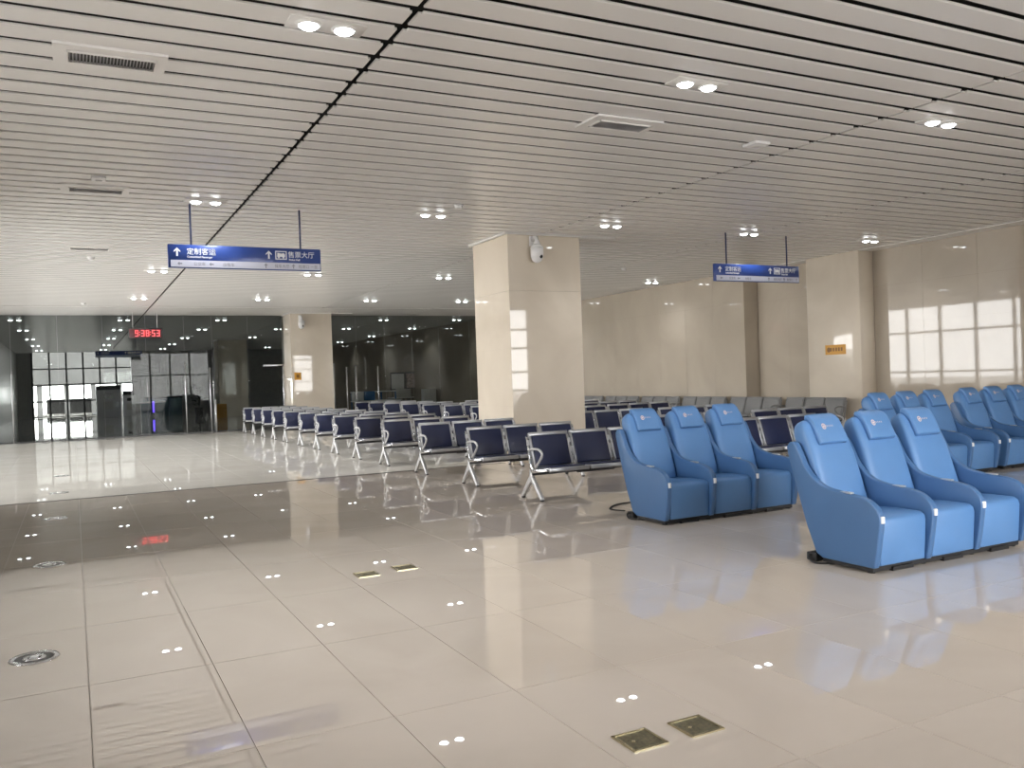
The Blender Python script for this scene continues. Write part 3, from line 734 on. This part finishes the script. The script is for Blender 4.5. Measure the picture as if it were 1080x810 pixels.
pl = thing('potted_plant', (6.15, 50.0, 0), 'dark bushy potted plant beside the distant column', 'plant')
MB().cyl((0, 0), 0.2, 0, 0.45, 18, r2=0.26).obj('pot', 'pot', pl)
MB().tube([(0, 0, 0.4), (0.02, 0, 0.9), (-0.02, 0.02, 1.4)], 0.03, 7).obj('stem', 'pot', pl)
m = MB(); rng = random.Random(2)
for k in range(130):
    a = rng.uniform(0, 6.283); r = rng.uniform(0.05, 0.42); z = rng.uniform(0.55, 1.65); s = rng.uniform(0.12, 0.22)
    c = Vector((r * math.cos(a), r * math.sin(a), z)); d = Vector((math.cos(a), math.sin(a), rng.uniform(-0.4, 0.8))).normalized(); w = Vector((-math.sin(a), math.cos(a), 0)) * s * 0.3
    m.add([c, c + d * s * 0.5 + w, c + d * s, c + d * s * 0.5 - w], [(0, 1, 2, 3)])
m.obj('foliage', 'leaf', pl)
tag(bx(0, 0.5, 0, 0.4, 0.0, 0.7).obj('cardboard_box', 'orange', None, bevel=0.01), 'small tan box standing beside the distant column', 'box').location = (6.2, 44.0, 0)
def board(loc, w, z0, z1, m, label):
    t = thing('display_board', loc, label, 'display board', 'display boards by the right wall')
    bx(0, w, 0, 0.05, z0, z1).obj('frame', 'darksteel', t); bx(0.04, w - 0.04, -0.008, 0.0, z0 + 0.05, z1 - 0.07).obj('poster', m, t)
    for x in (0.08, w - 0.08): bx(x - 0.02, x + 0.02, 0.01, 0.04, 0, z0).obj('leg', 'darksteel', t)
    for x in (0.08, w - 0.08): bx(x - 0.02, x + 0.02, -0.15, 0.2, 0, 0.03).obj('foot', 'darksteel', t)
    return t
board((14.0, 40.6, 0), 0.74, 1.08, 1.95, 'paper', 'pale display board on legs behind the tinted glass, left one of the pair')
board((14.78, 40.6, 0), 0.68, 1.12, 1.95, 'print', 'brown patterned display board on legs behind the tinted glass, right one of the pair')
dk = thing('white_desk', (13.0, 37.6, 0), 'white desk with thin dark legs in front of the display boards', 'desk')
bx(0, 1.1, 0, 0.6, 0.72, 0.77).obj('top', 'white', dk, bevel=0.005, seg=1)
for x in (0.06, 1.04):
    for y in (0.06, 0.54): bx(x - 0.02, x + 0.02, y - 0.02, y + 0.02, 0, 0.72).obj('leg', 'darksteel', dk)
bx(0.25, 0.95, 0.05, 0.12, 0.77, 1.15).obj('modesty_board', 'paper', dk)
cb = tag(bx(0, 0.6, 0, 0.4, 0, 1.1).obj('white_cabinet', 'white', None, bevel=0.01), 'small white cabinet right of the display boards', 'cabinet'); cb.location = (14.55, 37.5, 0)
ln = thing('inspection_lane', (10.35, 34.5, 0), 'inspection table with white rails and blue panel behind the tinted glass', 'inspection table')
bx(0, 2.0, 0.0, 0.7, 0.70, 0.75).obj('table_top', 'white', ln); bx(0, 2.0, 0.68, 0.72, 1.08, 1.13).obj('rail', 'white', ln)
bx(0.45, 0.85, 0.0, 0.66, 0.75, 1.13).obj('blue_case', 'bluepanel', ln, bevel=0.02); bx(0.0, 0.40, 0.1, 0.6, 0.75, 1.12).obj('white_case', 'white', ln, bevel=0.03)
for x in (0.03, 0.66, 1.33, 1.97):
    for y in (0.04, 0.66): bx(x - 0.025, x + 0.025, y - 0.025, y + 0.025, 0, 0.70 if y < 0.3 else 1.08).obj('leg', 'bluepanel', ln)
# outside the far glazing: a dark building with its ground floor open to the day
ob = thing('building', (-6, 72, -0.2), 'grey building with open ground floor outside the far glazing', 'building')
bx(0, 30, 0, 10, 2.4, 14).obj('upper_storeys', 'render', ob)
for k in range(17): bx(k * 1.8, k * 1.8 + 0.35, 0.2, 0.8, 0, 2.4).obj('pillar', 'render', ob)
bx(4, 26, 9, 10, 0, 1.2).obj('low_wall', 'render', ob)
